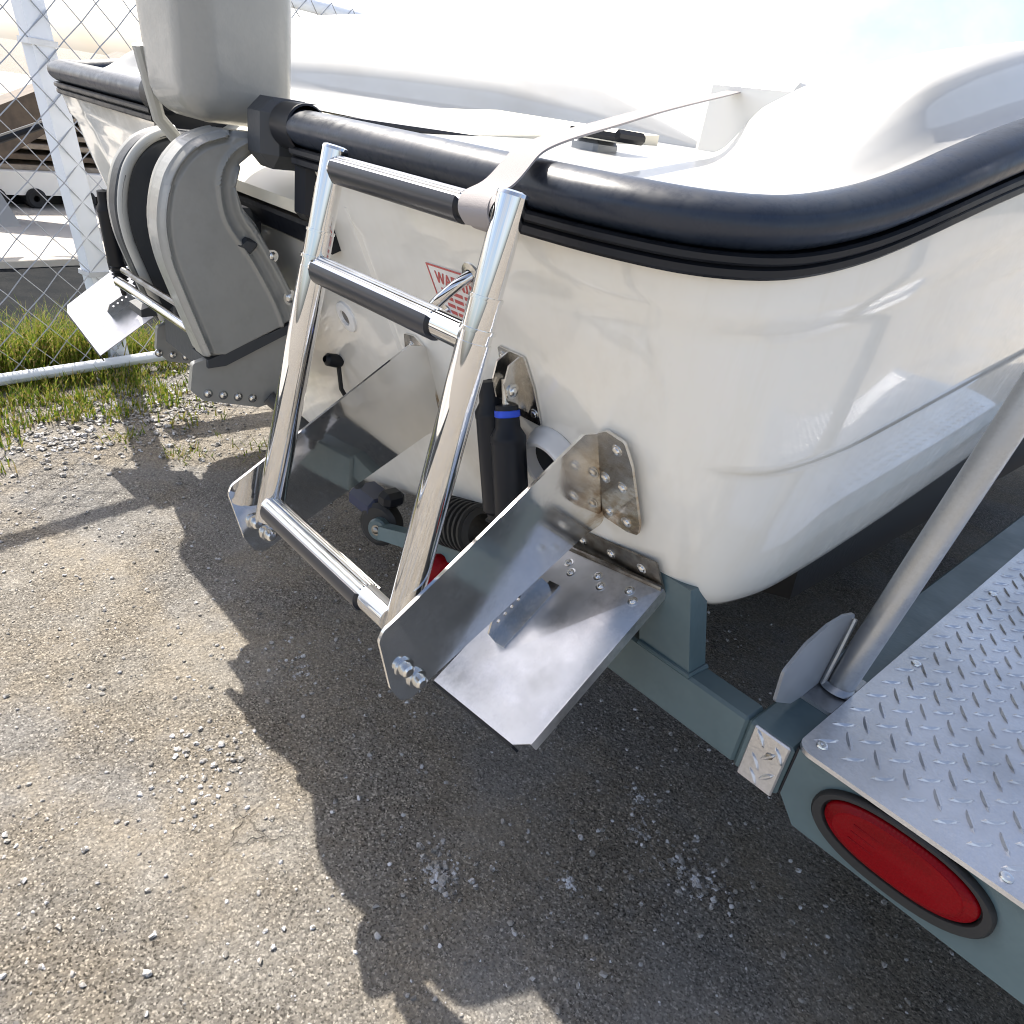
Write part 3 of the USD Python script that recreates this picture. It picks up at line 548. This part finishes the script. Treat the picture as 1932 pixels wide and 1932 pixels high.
# ================================================================== TRIM TABS AND ACTUATORS
def trim_tab(sg, label):
    fx = (lambda x: x) if sg > 0 else (lambda x: 2 * XC - x)
    t = thing('trim_tab', label, 'trim tab', (fx(-.51), .75, -.52), 'trim tabs under the transom')
    HL, HR, FR, FL = [np.array((fx(a[0]), a[1], a[2])) for a in ((-.602, .75, -.540), (-.417, .748, -.509), (-.420, .534, -.682), (-.600, .534, -.700))]
    if sg < 0: HL, HR, FR, FL = [np.array(a) for a in ((-2.05, .725, -.560), (-2.30, .715, -.490), (-2.30, .525, -.632), (-2.05, .537, -.688))]
    n = unit(np.cross(HR - HL, FL - HL)) * (1 if sg > 0 else -1); n = n if n[2] > 0 else -n
    ch = FR + (HR - FR) * .05; ch2 = FR + (FL - FR) * .10
    corners = [HL, HR, ch, ch2, FL]; th = .0022
    part(t, 'tab_plate', hull([c + n * o for c in corners for o in (0, th)]), 'tab_steel', smooth=False)
    e = unit(HR - FR)
    part(t, 'edge_lip', hull([p + n * o + (HR - HL) * q for p in (HR, ch) for o in (-.014, th) for q in (.0, .012)]), 'tab_steel', smooth=False)
    part(t, 'front_lip', hull([p - n * o + unit(FL - HL) * q for p in (FL, ch2) for o in (0.0002, .017) for q in (.0, .0035)]), 'black', smooth=False)
    part(t, 'hinge', tube([HL + n * .003, HR + n * .003], .0042, 10), 'dark_steel')
    px = sorted([HL[0], HR[0]]); zl, zr = (HL[2], HR[2]) if sg > 0 else (HR[2], HL[2])
    part(t, 'hinge_strip', on_transom([(px[0], zl), (px[1], zr), (px[1] - (.012 if sg > 0 else 0), zr + .040), (px[0] + (.012 if sg < 0 else 0), zl + .040)], .003, .001), 'dark_steel')
    for q in (.2, .5, .8):
        c = HL + (HR - HL) * q; bolt(t, tp(c[0], c[2] + .022, .004), NT, .0055)
        bolt(t, c + unit(FL - HL) * .022 + n * th, n, .005); bolt(t, c + unit(FL - HL) * .034 + (HR - HL) * .08 + n * th, n, .005)
    part(t, 'drain_hole', lathe([(0.0003, .006), (.0004, 0)], FL + (FR - FL) * .23 + (HL - FL) * .215 + n * (th + .0004), n, 14), 'black')
    # actuator mount: folded triangular cheek with a row of small holes
    mc = (HL + (HR - HL) * .19 + (FL - HL) * .43 if sg > 0 else HR + (HL - HR) * .62 + (FR - HR) * .36) + n * th
    d1 = unit(HL - FL); ax = unit(HR - HL)
    tri = [(-.062, 0), (.050, 0), (.046, .024), (.016, .038), (-.045, .038), (-.062, .024)]
    part(t, 'actuator_mount', prism(tri, .003, mc, d1, n, .004, [(-.040 + k * .0135, .028, .0030) for k in range(4)]), 'steel')
    part(t, 'mount_foot', hull([mc + d1 * a + ax * b + n * c for a in (-.062, .055) for b in (0, sg * .020) for c in (0, .003)]), 'steel')
    # actuator
    A = tp(fx(-.655), -.292, .024); B = mc + n * .036 + ax * sg * .004; ax2 = B - A; L = np.linalg.norm(ax2)
    def actuator(A, B, with_bracket):
        ax2 = unit(B - A); L = np.linalg.norm(B - A)
        act = part(t, 'actuator', lathe([(.02, .004), (.022, .0150), (.050, .0165), (.062, .0235), (.070, .0236), (.072, .0228), (.190, .0236), (.196, .0244), (.202, .0236), (.208, .0180), (.216, .0180)], A, ax2, 24), 'black', smooth=35)
        if with_bracket: part(act, 'blue_band', lathe([(.028, .0158), (.029, .0168), (.036, .0170), (.037, .0158)], A, ax2, 24), 'blue', smooth=35)
        pr = [(.212, .013)]
        for k in range(5): pr += [(.217 + k * (L - .235) / 5, .0215 - .001 * k), (.217 + (k + .5) * (L - .235) / 5, .0135 - .0006 * k)]
        pr += [(L - .018, .008), (L, .006), (L, 0)]
        part(act, 'bellows', lathe(pr, A, ax2, 20), 'rubber', smooth=35)
        if with_bracket:
            part(act, 'rod_end', tube([A - ax2 * .012, A + ax2 * .036], .006, 12), 'steel')
            for s in (-1, 1):
                c = A + E1 * s * .011
                part(act, 'clevis', hull([c + E1 * o + NT * a + E2 * b for o in (-.0012, .0012) for a, b in ((-.024, .040), (-.024, -.050), (.010, -.012), (.010, .016), (-.002, .036))]), 'steel')
            part(act, 'clevis_base', on_transom([(A[0] - .030, A[2] + .048), (A[0] + .020, A[2] + .048), (A[0] + .030, A[2] + .01), (A[0] + .034, A[2] - .045), (A[0] - .026, A[2] - .045)], .003, .0008, .004), 'steel')
            bolt(act, A + E1 * .0135, E1, .007); bolt(act, tp(A[0] + .024, A[2] - .03, .004), NT, .005); bolt(act, tp(A[0] - .022, A[2] + .036, .004), NT, .005)
    if sg < 0: A = np.array([-2.12, .600, -.275]); B = mc + n * .034
    actuator(A, B, sg > 0)
    actuator(A + np.array([-sg * .052, .012, .014]), B + np.array([-sg * .060, .030, .004]), False)
    return t
trim_tab(1, 'bare steel trim tab under the transom below the near ladder bracket')
trim_tab(-1, 'bright sunlit steel trim tab in front of the chain link fence')

# ================================================================== OUTBOARD MOTOR (tilted up: its clamp brackets and swivel)
motor = thing('outboard_motor', 'grey outboard motor clamp brackets gripping the transom well', 'outboard motor', (XC, .55, -.50))
arc_aft = [(.513, -.072), (.468, -.088), (.438, -.115), (.418, -.150), (.407, -.208), (.412, -.255), (.429, -.309), (.470, -.423)]
shell = arc_aft + [(.500, -.418), (.636, -.360), (.640, -.340), (.616, -.300), (.560, -.205), (.535, -.178), (.526, -.150), (.535, -.118), (.560, -.098), (.66, -.100), (.68, -.072)]
import shapely
def spline(pts, n=50, sg=1.5):
    q = PchipInterpolator(range(len(pts)), np.array(pts, float))(np.linspace(0, len(pts) - 1, n)); return gaussian_filter1d(q, sg, axis=0, mode='nearest')
throat = [(.66, -.112), (.60, -.106), (.548, -.114), (.526, -.146), (.530, -.182), (.556, -.220), (.590, -.275), (.618, -.330), (.632, -.372)]
arc_line, thr_line = shapely.LineString(spline(arc_aft)), shapely.LineString(spline(throat))
def casting(x, s, dy=0.0, dz=0.0):
    """one clamp bracket: thick plate whose outer face is moulded with a rolled aft rim and a double ridge round the throat"""
    poly = [tuple(p) for p in spline(arc_aft, 40, 1.0)] + shell[len(arc_aft):]
    v, f = arr(on_x(poly, x - .034, .030, .003)); mm = trimesh.Trimesh(v, f, process=True)
    v, f = trimesh.remesh.subdivide_to_size(mm.vertices, mm.faces, .0034, max_iter=14)
    mm = trimesh.Trimesh(v, f, process=True); v, f = np.array(mm.vertices), np.array(mm.faces)
    P = shapely.points(v[:, 1], v[:, 2]); da, dt = shapely.distance(P, arc_line), shapely.distance(P, thr_line)
    bd = shapely.distance(P, shapely.LinearRing(poly))
    h = .010 * smooth01(bd / .009) + .0060 * np.exp(-((da - .0070) / .0030) ** 4) - .0050 * np.exp(-((da - .0130) / .0028) ** 2)
    h += .0080 * np.exp(-((dt - .003) / .0042) ** 4) + .0055 * np.exp(-((dt - .0290) / .0028) ** 2) - .0050 * np.exp(-((dt - .016) / .0075) ** 4)
    h += .0015 * meshkit.fbm(v * 14.0)
    outer = np.clip((v[:, 0] - (x - .034)) / .030, 0, 1); v[:, 0] += h * outer * (bd > 1e-4)
    v[:, 1] += dy; v[:, 2] += dz
    return v, f
for x, s in ((-1.190, 1), (-1.50, -1)):
    dy, dz = (0.0, 0.0) if s > 0 else (.036, -.028)
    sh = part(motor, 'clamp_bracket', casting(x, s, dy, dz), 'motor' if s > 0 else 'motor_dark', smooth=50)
    edge = spline([(x - .034, y + dy, z_ + dz) for y, z_ in arc_aft], 40); back = edge + np.array([-.016, .006, 0]); Qe = np.stack([edge, (edge + back) / 2 + [0, -.004, .002], back, back + [0, .006, 0], edge + [0, .006, 0], edge])
    part(sh, 'edge_flange', (Qe.reshape(-1, 3), grid_faces(6, 40)), 'motor', smooth=60)
    if s < 0: part(sh, 'rim', tube(np.array([(x + .004, y + .010 + dy, z_ + dz) for y, z_ in spline(arc_aft, 40)]), .0085, 12), 'motor_light', smooth=60)
    bolt(sh, (x + .012, .580, -.250), (1, 0, 0), .007); bolt(sh, (x + .012, .612, -.318), (1, 0, 0), .009)
    part(sh, 'latch', hull([(x + dx, .538 + dy, -.235 + dz) for dx, a in ((.004, .016), (.012, .010)) for dy, dz in ((-a, 0), (a * 1.6, .004), (a * .4, -a), (0, a * .8))]), 'motor_dark')
    part(sh, 'lower_edge', hull([(x + dx, y, z_ + dz) for dx in (-.06, .006) for (y, z_) in ((.470, -.418), (.500, -.416), (.636, -.358)) for dz in (0, -.014)]), 'motor_dark')
    lw = part(motor, 'lower_plate', on_x([(.448, -.425), (.630, -.370), (.640, -.500), (.560, -.515), (.462, -.490), (.442, -.470)], x - .014, .012, .006) if s > 0 else on_x([(.500, -.455), (.640, -.41), (.650, -.535), (.59, -.54), (.515, -.525), (.495, -.50)], x - .014, .012, .006), 'motor', smooth=30)
    for k in range(4):
        bolt(lw, (x - .001, .470 + k * .026 + dy * .8, -.478 - k * .006 + dz), (1, 0, 0), .0055)
ball = np.array(trimesh.creation.icosphere(subdivisions=2, radius=1.0).vertices)
part(motor, 'midsection', hull(np.vstack([ball * [.055, .05, .05] + c for c in ((-1.36, .52, -.02), (-1.27, .52, -.02), (-1.36, .60, -.02), (-1.27, .60, -.02), (-1.37, .51, .10), (-1.26, .51, .10), (-1.36, .60, .16), (-1.27, .60, .16), (-1.315, .50, .17))])), 'motor', smooth=60)
part(motor, 'swivel_bracket', box((-1.43, .52, -.40), (-1.24, .60, -.19), .02), 'motor_dark')
part(motor, 'pivot_hole', lathe([(0, .014), (.0015, .0)], (-1.484, .520, -.175), (1, 0, 0), 16), 'black')
part(motor, 'tilt_tube', tube([(-1.47, .53, -.15), (-1.26, .53, -.15)], .018, 16), 'motor_dark')
part(motor, 'tilt_ram', tube([(-1.35, .50, -.40), (-1.35, .53, -.16)], .022, 16), 'motor_dark')
part(motor, 'support_rod', tube([(-1.53, .445, -.372), (-1.21, .47, -.385)], .0085, 12), 'chrome'); part(motor, 'tilt_housing', box((-1.195, .54, -.115), (-1.115, .63, -.02), .02), 'motor_dark')
part(motor, 'support_rod', tube([(-1.53, .455, -.352), (-1.21, .48, -.362)], .0055, 12), 'dark_steel')
part(motor, 'lower_block', box((-1.48, .50, -.49), (-1.22, .62, -.40), .02), 'motor_dark')
part(motor, 'steering_hose', tube([(-1.40, .47, .02), (-1.42, .50, -.08), (-1.44, .56, -.14)], .011, 10), 'motor_light')

part(motor, 'drain_pipe', tube([(-1.185, .575, -.495), (-1.165, .60, -.52), (-1.14, .66, -.58), (-1.13, .74, -.68)], .013, 14), 'motor_dark')

# ================================================================== TRAILER
tr = thing('boat_trailer', 'grey teal steel boat trailer with diamond plate fender and red tail lamp', 'trailer', (-1.0, 1.0, -1.0))
cross = part(tr, 'crossbeam', box((-.640, .750, -.682), (-.2535, .792, -.606), .004), 'teal')
part(tr, 'roller_arm', hull([(XC + a, y, z_ + d) for a, z_, w_ in ((.712, -.625, .045), (.270, -.772, .030)) for y in (.757, .785) for d in (w_ * .5, -w_ * .5)]), 'teal')
side = part(tr, 'side_rail', box((-.2525, .7485, -.682), (-.1905, 4.0, -.604), .004), 'teal')
part(tr, 'side_rail', box((-2.5, .7485, -.682), (-2.44, 4.0, -.604), .004), 'teal')
ep = part(side, 'tread_patch', box((-.243, .7445, -.684), (-.194, .7495, -.603), .0018), 'tread')
def lug(cx, cy, a, L=.035, w=.0075, h=.0028):
    u = np.array([math.cos(a), math.sin(a), 0]); v_ = np.array([-math.sin(a), math.cos(a), 0]); pts = []
    for t_, ww, hh in ((-.5, .02, 0), (-.3, .7, 0), (0, 1, 0), (.3, .7, 0), (.5, .02, 0)):
        pts += [np.array([cx, cy, 0]) + u * L * t_ + v_ * w * .5 * ww, np.array([cx, cy, 0]) + u * L * t_ - v_ * w * .5 * ww]
    for t_ in (-.32, 0, .32): pts += [np.array([cx, cy, h]) + u * L * t_ + v_ * w * .14, np.array([cx, cy, h]) + u * L * t_ - v_ * w * .14]
    return hull(pts)
q = []
for i, (a, b, ang) in enumerate(((-.230, -.615, -.9), (-.214, -.632, .9), (-.226, -.650, -.9), (-.207, -.660, .9), (-.222, -.672, -.9), (-.203, -.622, -.9))):
    v, f = arr(lug(a, b, ang, .026)); q.append((np.column_stack([v[:, 0], .7447 - v[:, 2], v[:, 1]]), f[:, ::-1]))
part(ep, 'tread_lugs', join(*q), 'tread', smooth=False)
part(ep, 'screw', lathe([(0, .005), (.002, .004), (.0024, 0)], (-.213, .7445, -.630), (0, -1, 0), 10), 'dark_steel')
po = part(tr, 'hull_support_post', hull([(x + (0 if z_ < -.55 else -.034), y, z_) for (x, y, z_) in [(a, b, c) for a in (-.432, -.347) for b in (.7520, .790) for c in (-.607, -.49)]]), 'teal')
part(po, 'weld', tube([(-.432, .751, -.605), (-.347, .751, -.605), (-.346, .79, -.605)], .004, 8), 'teal')
part(tr, 'keel_beam', box((-1.42, 1.5, -.97), (-1.28, 4.0, -.88), .006), 'teal')
part(tr, 'bunk_board', skew([(-.50 + dx, y, z_ + dx * .3) for dx in (-.09, .09) for y, z_ in ((1.18, -.70), (1.16, -.60), (3.8, -.74), (3.8, -.46))]), 'rubber')
part(tr, 'bunk_board', skew([(-1.0 + dx, y, z_ + dx * .3) for dx in (-.09, .09) for y, z_ in ((1.30, -.95), (1.26, -.76), (3.8, -.75), (3.8, -.60))]), 'rubber')
part(tr, 'bunk_board', skew([(-2.02 + dx, y, z_ - dx * .3) for dx in (-.05, .05) for y, z_ in ((.86, -.66), (.86, -.62), (3.4, -.58), (3.4, -.54))]), 'rubber')
ribs = part(tr, 'keel_roller', lathe([(0, .030), (.004, .040), (.115, .040), (.12, .030)], (-.905, .765, -.650), (1, .0, .28), 24), 'rubber')
for k in range(9): part(ribs, 'roller_rib', lathe([(0, .040), (.001, .046), (.006, .046), (.007, .040)], np.array([-.905, .765, -.650]) + unit([1, 0, .28]) * (.006 + k * .0125), (1, 0, .28), 24), 'rubber')
rl = part(tr, 'guide_roller', lathe([(-.018, .0), (-.018, .038), (-.012, .047), (.012, .047), (.018, .038), (.018, 0)], (-1.129, .80, -.785), (.35, -.93, .1), 28), 'rubber')
part(rl, 'roller_hub', lathe([(.0, .024), (.024, .024), (.028, .020), (.028, 0)], (-1.115, .797, -.785), (.35, -.93, .1), 22), 'teal')
bolt(rl, (-1.105, .770, -.782), (.35, -.93, .1), .008, 'dark_steel')
part(tr, 'bumper_block', box((-1.235, .775, -.785), (-1.135, .85, -.735), .014), 'blue_rubber')
part(tr, 'bumper_block', box((-1.13, .78, -.735), (-1.09, .83, -.70), .010), 'black')
rf_ = part(tr, 'side_reflector', lathe([(-.008, .034), (0, .034), (.006, .028), (.012, .016), (.014, 0)], (-.868, .748, -.742), (.75, -.62, .15), 24), 'red_lens', smooth=60)
part(tr, 'reflector_bracket', box((-.945, .772, -.80), (-.895, .80, -.682), .004), 'teal')

# fender box, its diamond plate and lamp
fb = part(tr, 'fender_box', hull([(x, y, z_) for (x, z_) in ((-.187, -.600), (-.187, -.674), (-.160, -.705), (.62, -.705), (.62, -.600)) for y in (.7525, 2.6)]), 'teal')
part(fb, 'seal', box((-.1902, .7518, -.672), (-.1868, 2.6, -.599), .001), 'strip')
tp_poly = [(-.1915, .7455), (.64, .7455), (.64, 2.6), (-.1915, 2.6)]
pl = part(tr, 'fender_plate', prism(tp_poly, .006, (0, 0, -.5985), (1, 0, 0), (0, 1, 0), .020), 'tread')
q = []
for i in range(-1, 26):
    for j in range(0, 40):
        for (ox, oy, a) in ((0, 0, .90), (.0175, .024, -1.0)):
            x, y = -.172 + i * .035 + ox, .786 + j * .048 + oy
            if -.180 < x < .62 and .755 < y < 2.5:
                v, f = arr(lug(x, y, a)); q.append((v + [0, 0, -.5926], f))
part(pl, 'tread_lugs', join(*q), 'tread', smooth=False, kind='stuff')
for (x, y) in ((-.171, .772), (-.168, 1.055), (.035, .764), (.24, .77), (-.168, 1.40)):
    part(pl, 'screw', lathe([(0, .0070), (.002, .0062), (.0026, .003), (.0016, 0)], (x, y, -.5922), (0, 0, 1), 14), 'bolt')
# oval lamp let into the rear face of the fender box
def oval(cx, cz, a, b, n=48): return [(cx + a * math.copysign(abs(math.cos(t)) ** .82, math.cos(t)), cz + b * math.copysign(abs(math.sin(t)) ** .92, math.sin(t))) for t in np.linspace(0, 2 * math.pi, n, endpoint=False)]
lc, lz = -.050, -.646
rows = []
for (a, b, y) in ((.100, .0475, .7515), (.100, .0475, .746), (.097, .0450, .7425), (.088, .0375, .7425), (.086, .0355, .745), (.086, .0355, .75)):
    rows.append([(x, y, z_) for x, z_ in oval(lc, lz + (.004 if a < .09 else 0), a, b)])
Qg = np.array(rows); Qg = np.concatenate([Qg, Qg[:, :1]], 1)
lamp = part(tr, 'tail_lamp', (Qg.reshape(-1, 3), grid_faces(*Qg.shape[:2], flip=True)), 'rubber', smooth=40)
rows = []
for k, (s_, y) in enumerate(((1.0, .7465), (.985, .7425), (.95, .7395), (.86, .7378), (.84, .7366), (.80, .7372), (.55, .7362), (.25, .7358), (.001, .7357))):
    rows.append([(x, y, z_) for x, z_ in oval(lc, lz + .005, .0848 * s_, .0342 * s_)])
Qg = np.array(rows); Qg = np.concatenate([Qg, Qg[:, :1]], 1)
lens = part(lamp, 'red_lens', (Qg.reshape(-1, 3), grid_faces(*Qg.shape[:2], flip=True)), 'red_lens', smooth=40)
part(lens, 'lens_ribs', join(*[tube([(lc + a * .8, .7362, lz + .005 + b_), (lc + a, .7362, lz + .005 + b_), (lc + a * .6 + .01, .7362, lz + .005 + b_)], .0006, 6) for a, b_ in ((-.05, .010), (-.05, .000), (-.05, -.010))]), 'red_lens')

# guide pole on the side rail
gp = part(tr, 'guide_pole', tube([(-.2126, .905, -.600), (-.192, .928, -.39), (-.139, .985, .16)], .0178, 24), 'alu', smooth=50)
part(gp, 'foot_plate', prism([(-.248, .846), (-.194, .846), (-.194, .955), (-.248, .955)], .005, (0, 0, -.6038), (1, 0, 0), (0, 1, 0), .003), 'alu')
part(gp, 'weld', lathe([(0, .025), (.004, .023), (.008, .0185)], (-.2126, .905, -.599), (0, .15, 1), 20), 'alu')
part(gp, 'gusset', on_x([(.752, -.562), (.742, -.512), (.780, -.487), (.828, -.478), (.875, -.481), (.912, -.492), (.930, -.515), (.925, -.596), (.845, -.598), (.810, -.594)], -.2370, .004, .010), 'gusset')
part(gp, 'gusset_weld', tube([(-.229, .89, -.596), (-.229, .90, -.55), (-.231, .915, -.50)], .004, 8), 'alu')

# ================================================================== BEYOND: FENCE AND YARD
FD = unit([-.1925, .9813, 0]); FO = np.array([-2.775, .417, 0]); FN = np.array([FD[1], -FD[0], 0])
def fp(t, zz, off=0.0): return FO + FD * t + np.array([0, 0, zz]) + FN * off
fence = thing('chain_link_fence', 'chain link fence with a white post and bottom rail behind the grass', 'fence', FO + [0, 0, -1])
for t in (-2.05, .395, 2.84):
    lean = .14 if t == .395 else .0
    c = fp(t, 0); ps = part(fence, 'fence_post', hull([c + FD * (a - lean * (zz + 1)) + FN * b + [0, 0, zz] for a in (-.032, .032) for b in (-.032, .032) for zz in (-1.02, .30)]), 'fence_white')
    part(ps, 'post_cap', hull([c + FD * (a - lean * 1.3) + FN * b + [0, 0, zz] for a, b, zz in ((-.036, -.036, .30), (.036, -.036, .30), (-.036, .036, .30), (.036, .036, .30), (-.02, -.02, .325), (.02, -.02, .325), (-.02, .02, .325), (.02, .02, .325))]), 'fence_white')
    for zz in (-.66, .0):
        part(ps, 'tie_band', hull([c + FD * (a - lean * (zz + 1)) + FN * b + [0, 0, zz + d] for a in (-.040, .040) for b in (-.036, .036) for d in (-.008, .008)]), 'galv')
part(fence, 'top_rail', tube([fp(-3.5, .27, .0), fp(5, .27, .0)], .024, 14), 'fence_white'); part(fence, 'bottom_rail', tube([fp(-3.5, -.965, .10), fp(.60, -.945, .10), fp(1.0, -.94, .10), fp(5, -.965, .10)], .019, 12), 'fence_white')
wm, hw, hv = [], .0525, .0555
def wire_tube(P, r):
    P = np.array(P); V, F = [], []; off = [np.array(o) * r for o in ((0, 0, 1), (.25, .97, -.5), (-.25, -.97, -.5))]
    V = np.vstack([P + np.array(FN) * 0 + (FN * o[0] + FD * o[1] + np.array([0, 0, o[2]])) for o in [np.array((0.0, 0, 1)) * r, np.array((.87, 0, -.5)) * r, np.array((-.87, .0, -.5)) * r]]); k = len(P)
    for a, b in ((0, 1), (1, 2), (2, 0)):
        i = np.arange(k - 1); F += [np.stack([a * k + i, b * k + i, b * k + i + 1], -1), np.stack([a * k + i, b * k + i + 1, a * k + i + 1], -1)]
    return V, np.vstack(F)
for k in range(-56, 86):
    pts = [fp((k + ((i + k) % 2)) * hw, -.985 + i * hv, .034 + .004 * ((i % 2) * 2 - 1)) for i in range(0, 24)]
    wm.append(wire_tube(pts, .0026))
part(fence, 'wire_mesh', join(*wm), 'wire', smooth=False, kind='stuff')

def along(x, y): return x - 0.196 * (y - 0.4)
# low white flatbed on black tyres, stacked boards on it
flat = thing('flatbed_trailer', 'low white flatbed on black tyres across the pale concrete', 'trailer', (-5.75, 1.2, -1))
part(flat, 'white_side_beam', beam_along(-5.95, .10, -.905, -.760, -1.0, 6.0), 'white_paint'); part(flat, 'bed', beam_along(-6.9, 1.8, -.85, -.765, -1.0, 6.0), 'timber')
part(flat, 'under_frame', beam_along(-6.15, .2, -.985, -.90, -1.0, 6.0), 'black')
for yy in (.62, 1.06, 1.30, 1.62, 2.1, 2.6):
    part(flat, 'tyre', lathe([(-.04, .02), (-.05, .05), (-.04, .066), (.04, .066), (.05, .05), (.04, .02)], (along(-5.93, yy), yy, -.925), FN, 20), 'tyre', smooth=40)
boards = thing('board_stack', 'stack of weathered grey boards on the white flatbed', 'timber', (-6.2, 1.2, -.615))
for i in range(7):
    for j in range(3):
        z0 = -.758 + i * .062
        x = -6.10 - j * .30 - rng.uniform(0, .05)
        part(boards, 'board', beam_along(x - i * .02, .27, z0, z0 + .030, -1.0 + rng.uniform(-.15, .15), 4.2 + rng.uniform(-.15, .15)), 'timber' if rng.random() < .75 else 'brown')
    if i < 6:
        for yy in (-.4, .6, 1.6, 2.6, 3.6): part(boards, 'spacer', box((along(-6.9, yy), yy, z0 + .030), (along(-6.2, yy), yy + .05, z0 + .062), .002), 'brown')
gp_ = thing('grey_panel', 'flat grey metal panel leaning at the left edge beyond the fence', 'panel', (-4.4, .62, -1)); 
part(gp_, 'panel', hull([(-4.62 + dx, y, z_) for dx in (0, .03) for y, z_ in ((.3, -.87), (.905, -.835), (.80, -.60), (.3, -.62))]), 'grey_panel')
part(gp_, 'prop_leg', tube([(-4.66, .2, -.98), (-4.60, .25, -.55)], .02, 8), 'galv')
pole = thing('black_pole', 'black pole slanting across the boards at the upper left', 'pole', (-5.2, .1, -.60))
part(pole, 'shaft', tube([(-4.90, .62, -.60), (-4.90, .745, -.545), (-4.90, 1.17, -.36), (-4.90, 1.9, -.05)], .020, 10), 'black')
part(pole, 'foot', tube([(-4.90, .10, -.80), (-4.90, .62, -.60)], .022, 10), 'black')
part(pole, 'foot_base', box((-4.98, .0, -.99), (-4.82, .2, -.72), .02), 'black')
bb = thing('timber_hull', 'brown timber hull leaning behind the black pole', 'boat', (-5.9, .5, -1)); 
part(bb, 'planking', hull([(-5.95 + dx, y, z_) for dx in (0, .3) for y, z_ in ((.2, -.99), (.55, -.99), (1.0, -.60), (1.35, -.40), (1.95, -.06), (1.85, .02), (1.2, -.33), (.2, -.80))]), 'brown')
part(bb, 'rail', tube([(-5.93, .5, -.66), (-5.93, 1.32, -.335), (-5.93, 1.95, -.02)], .035, 10), 'galv')
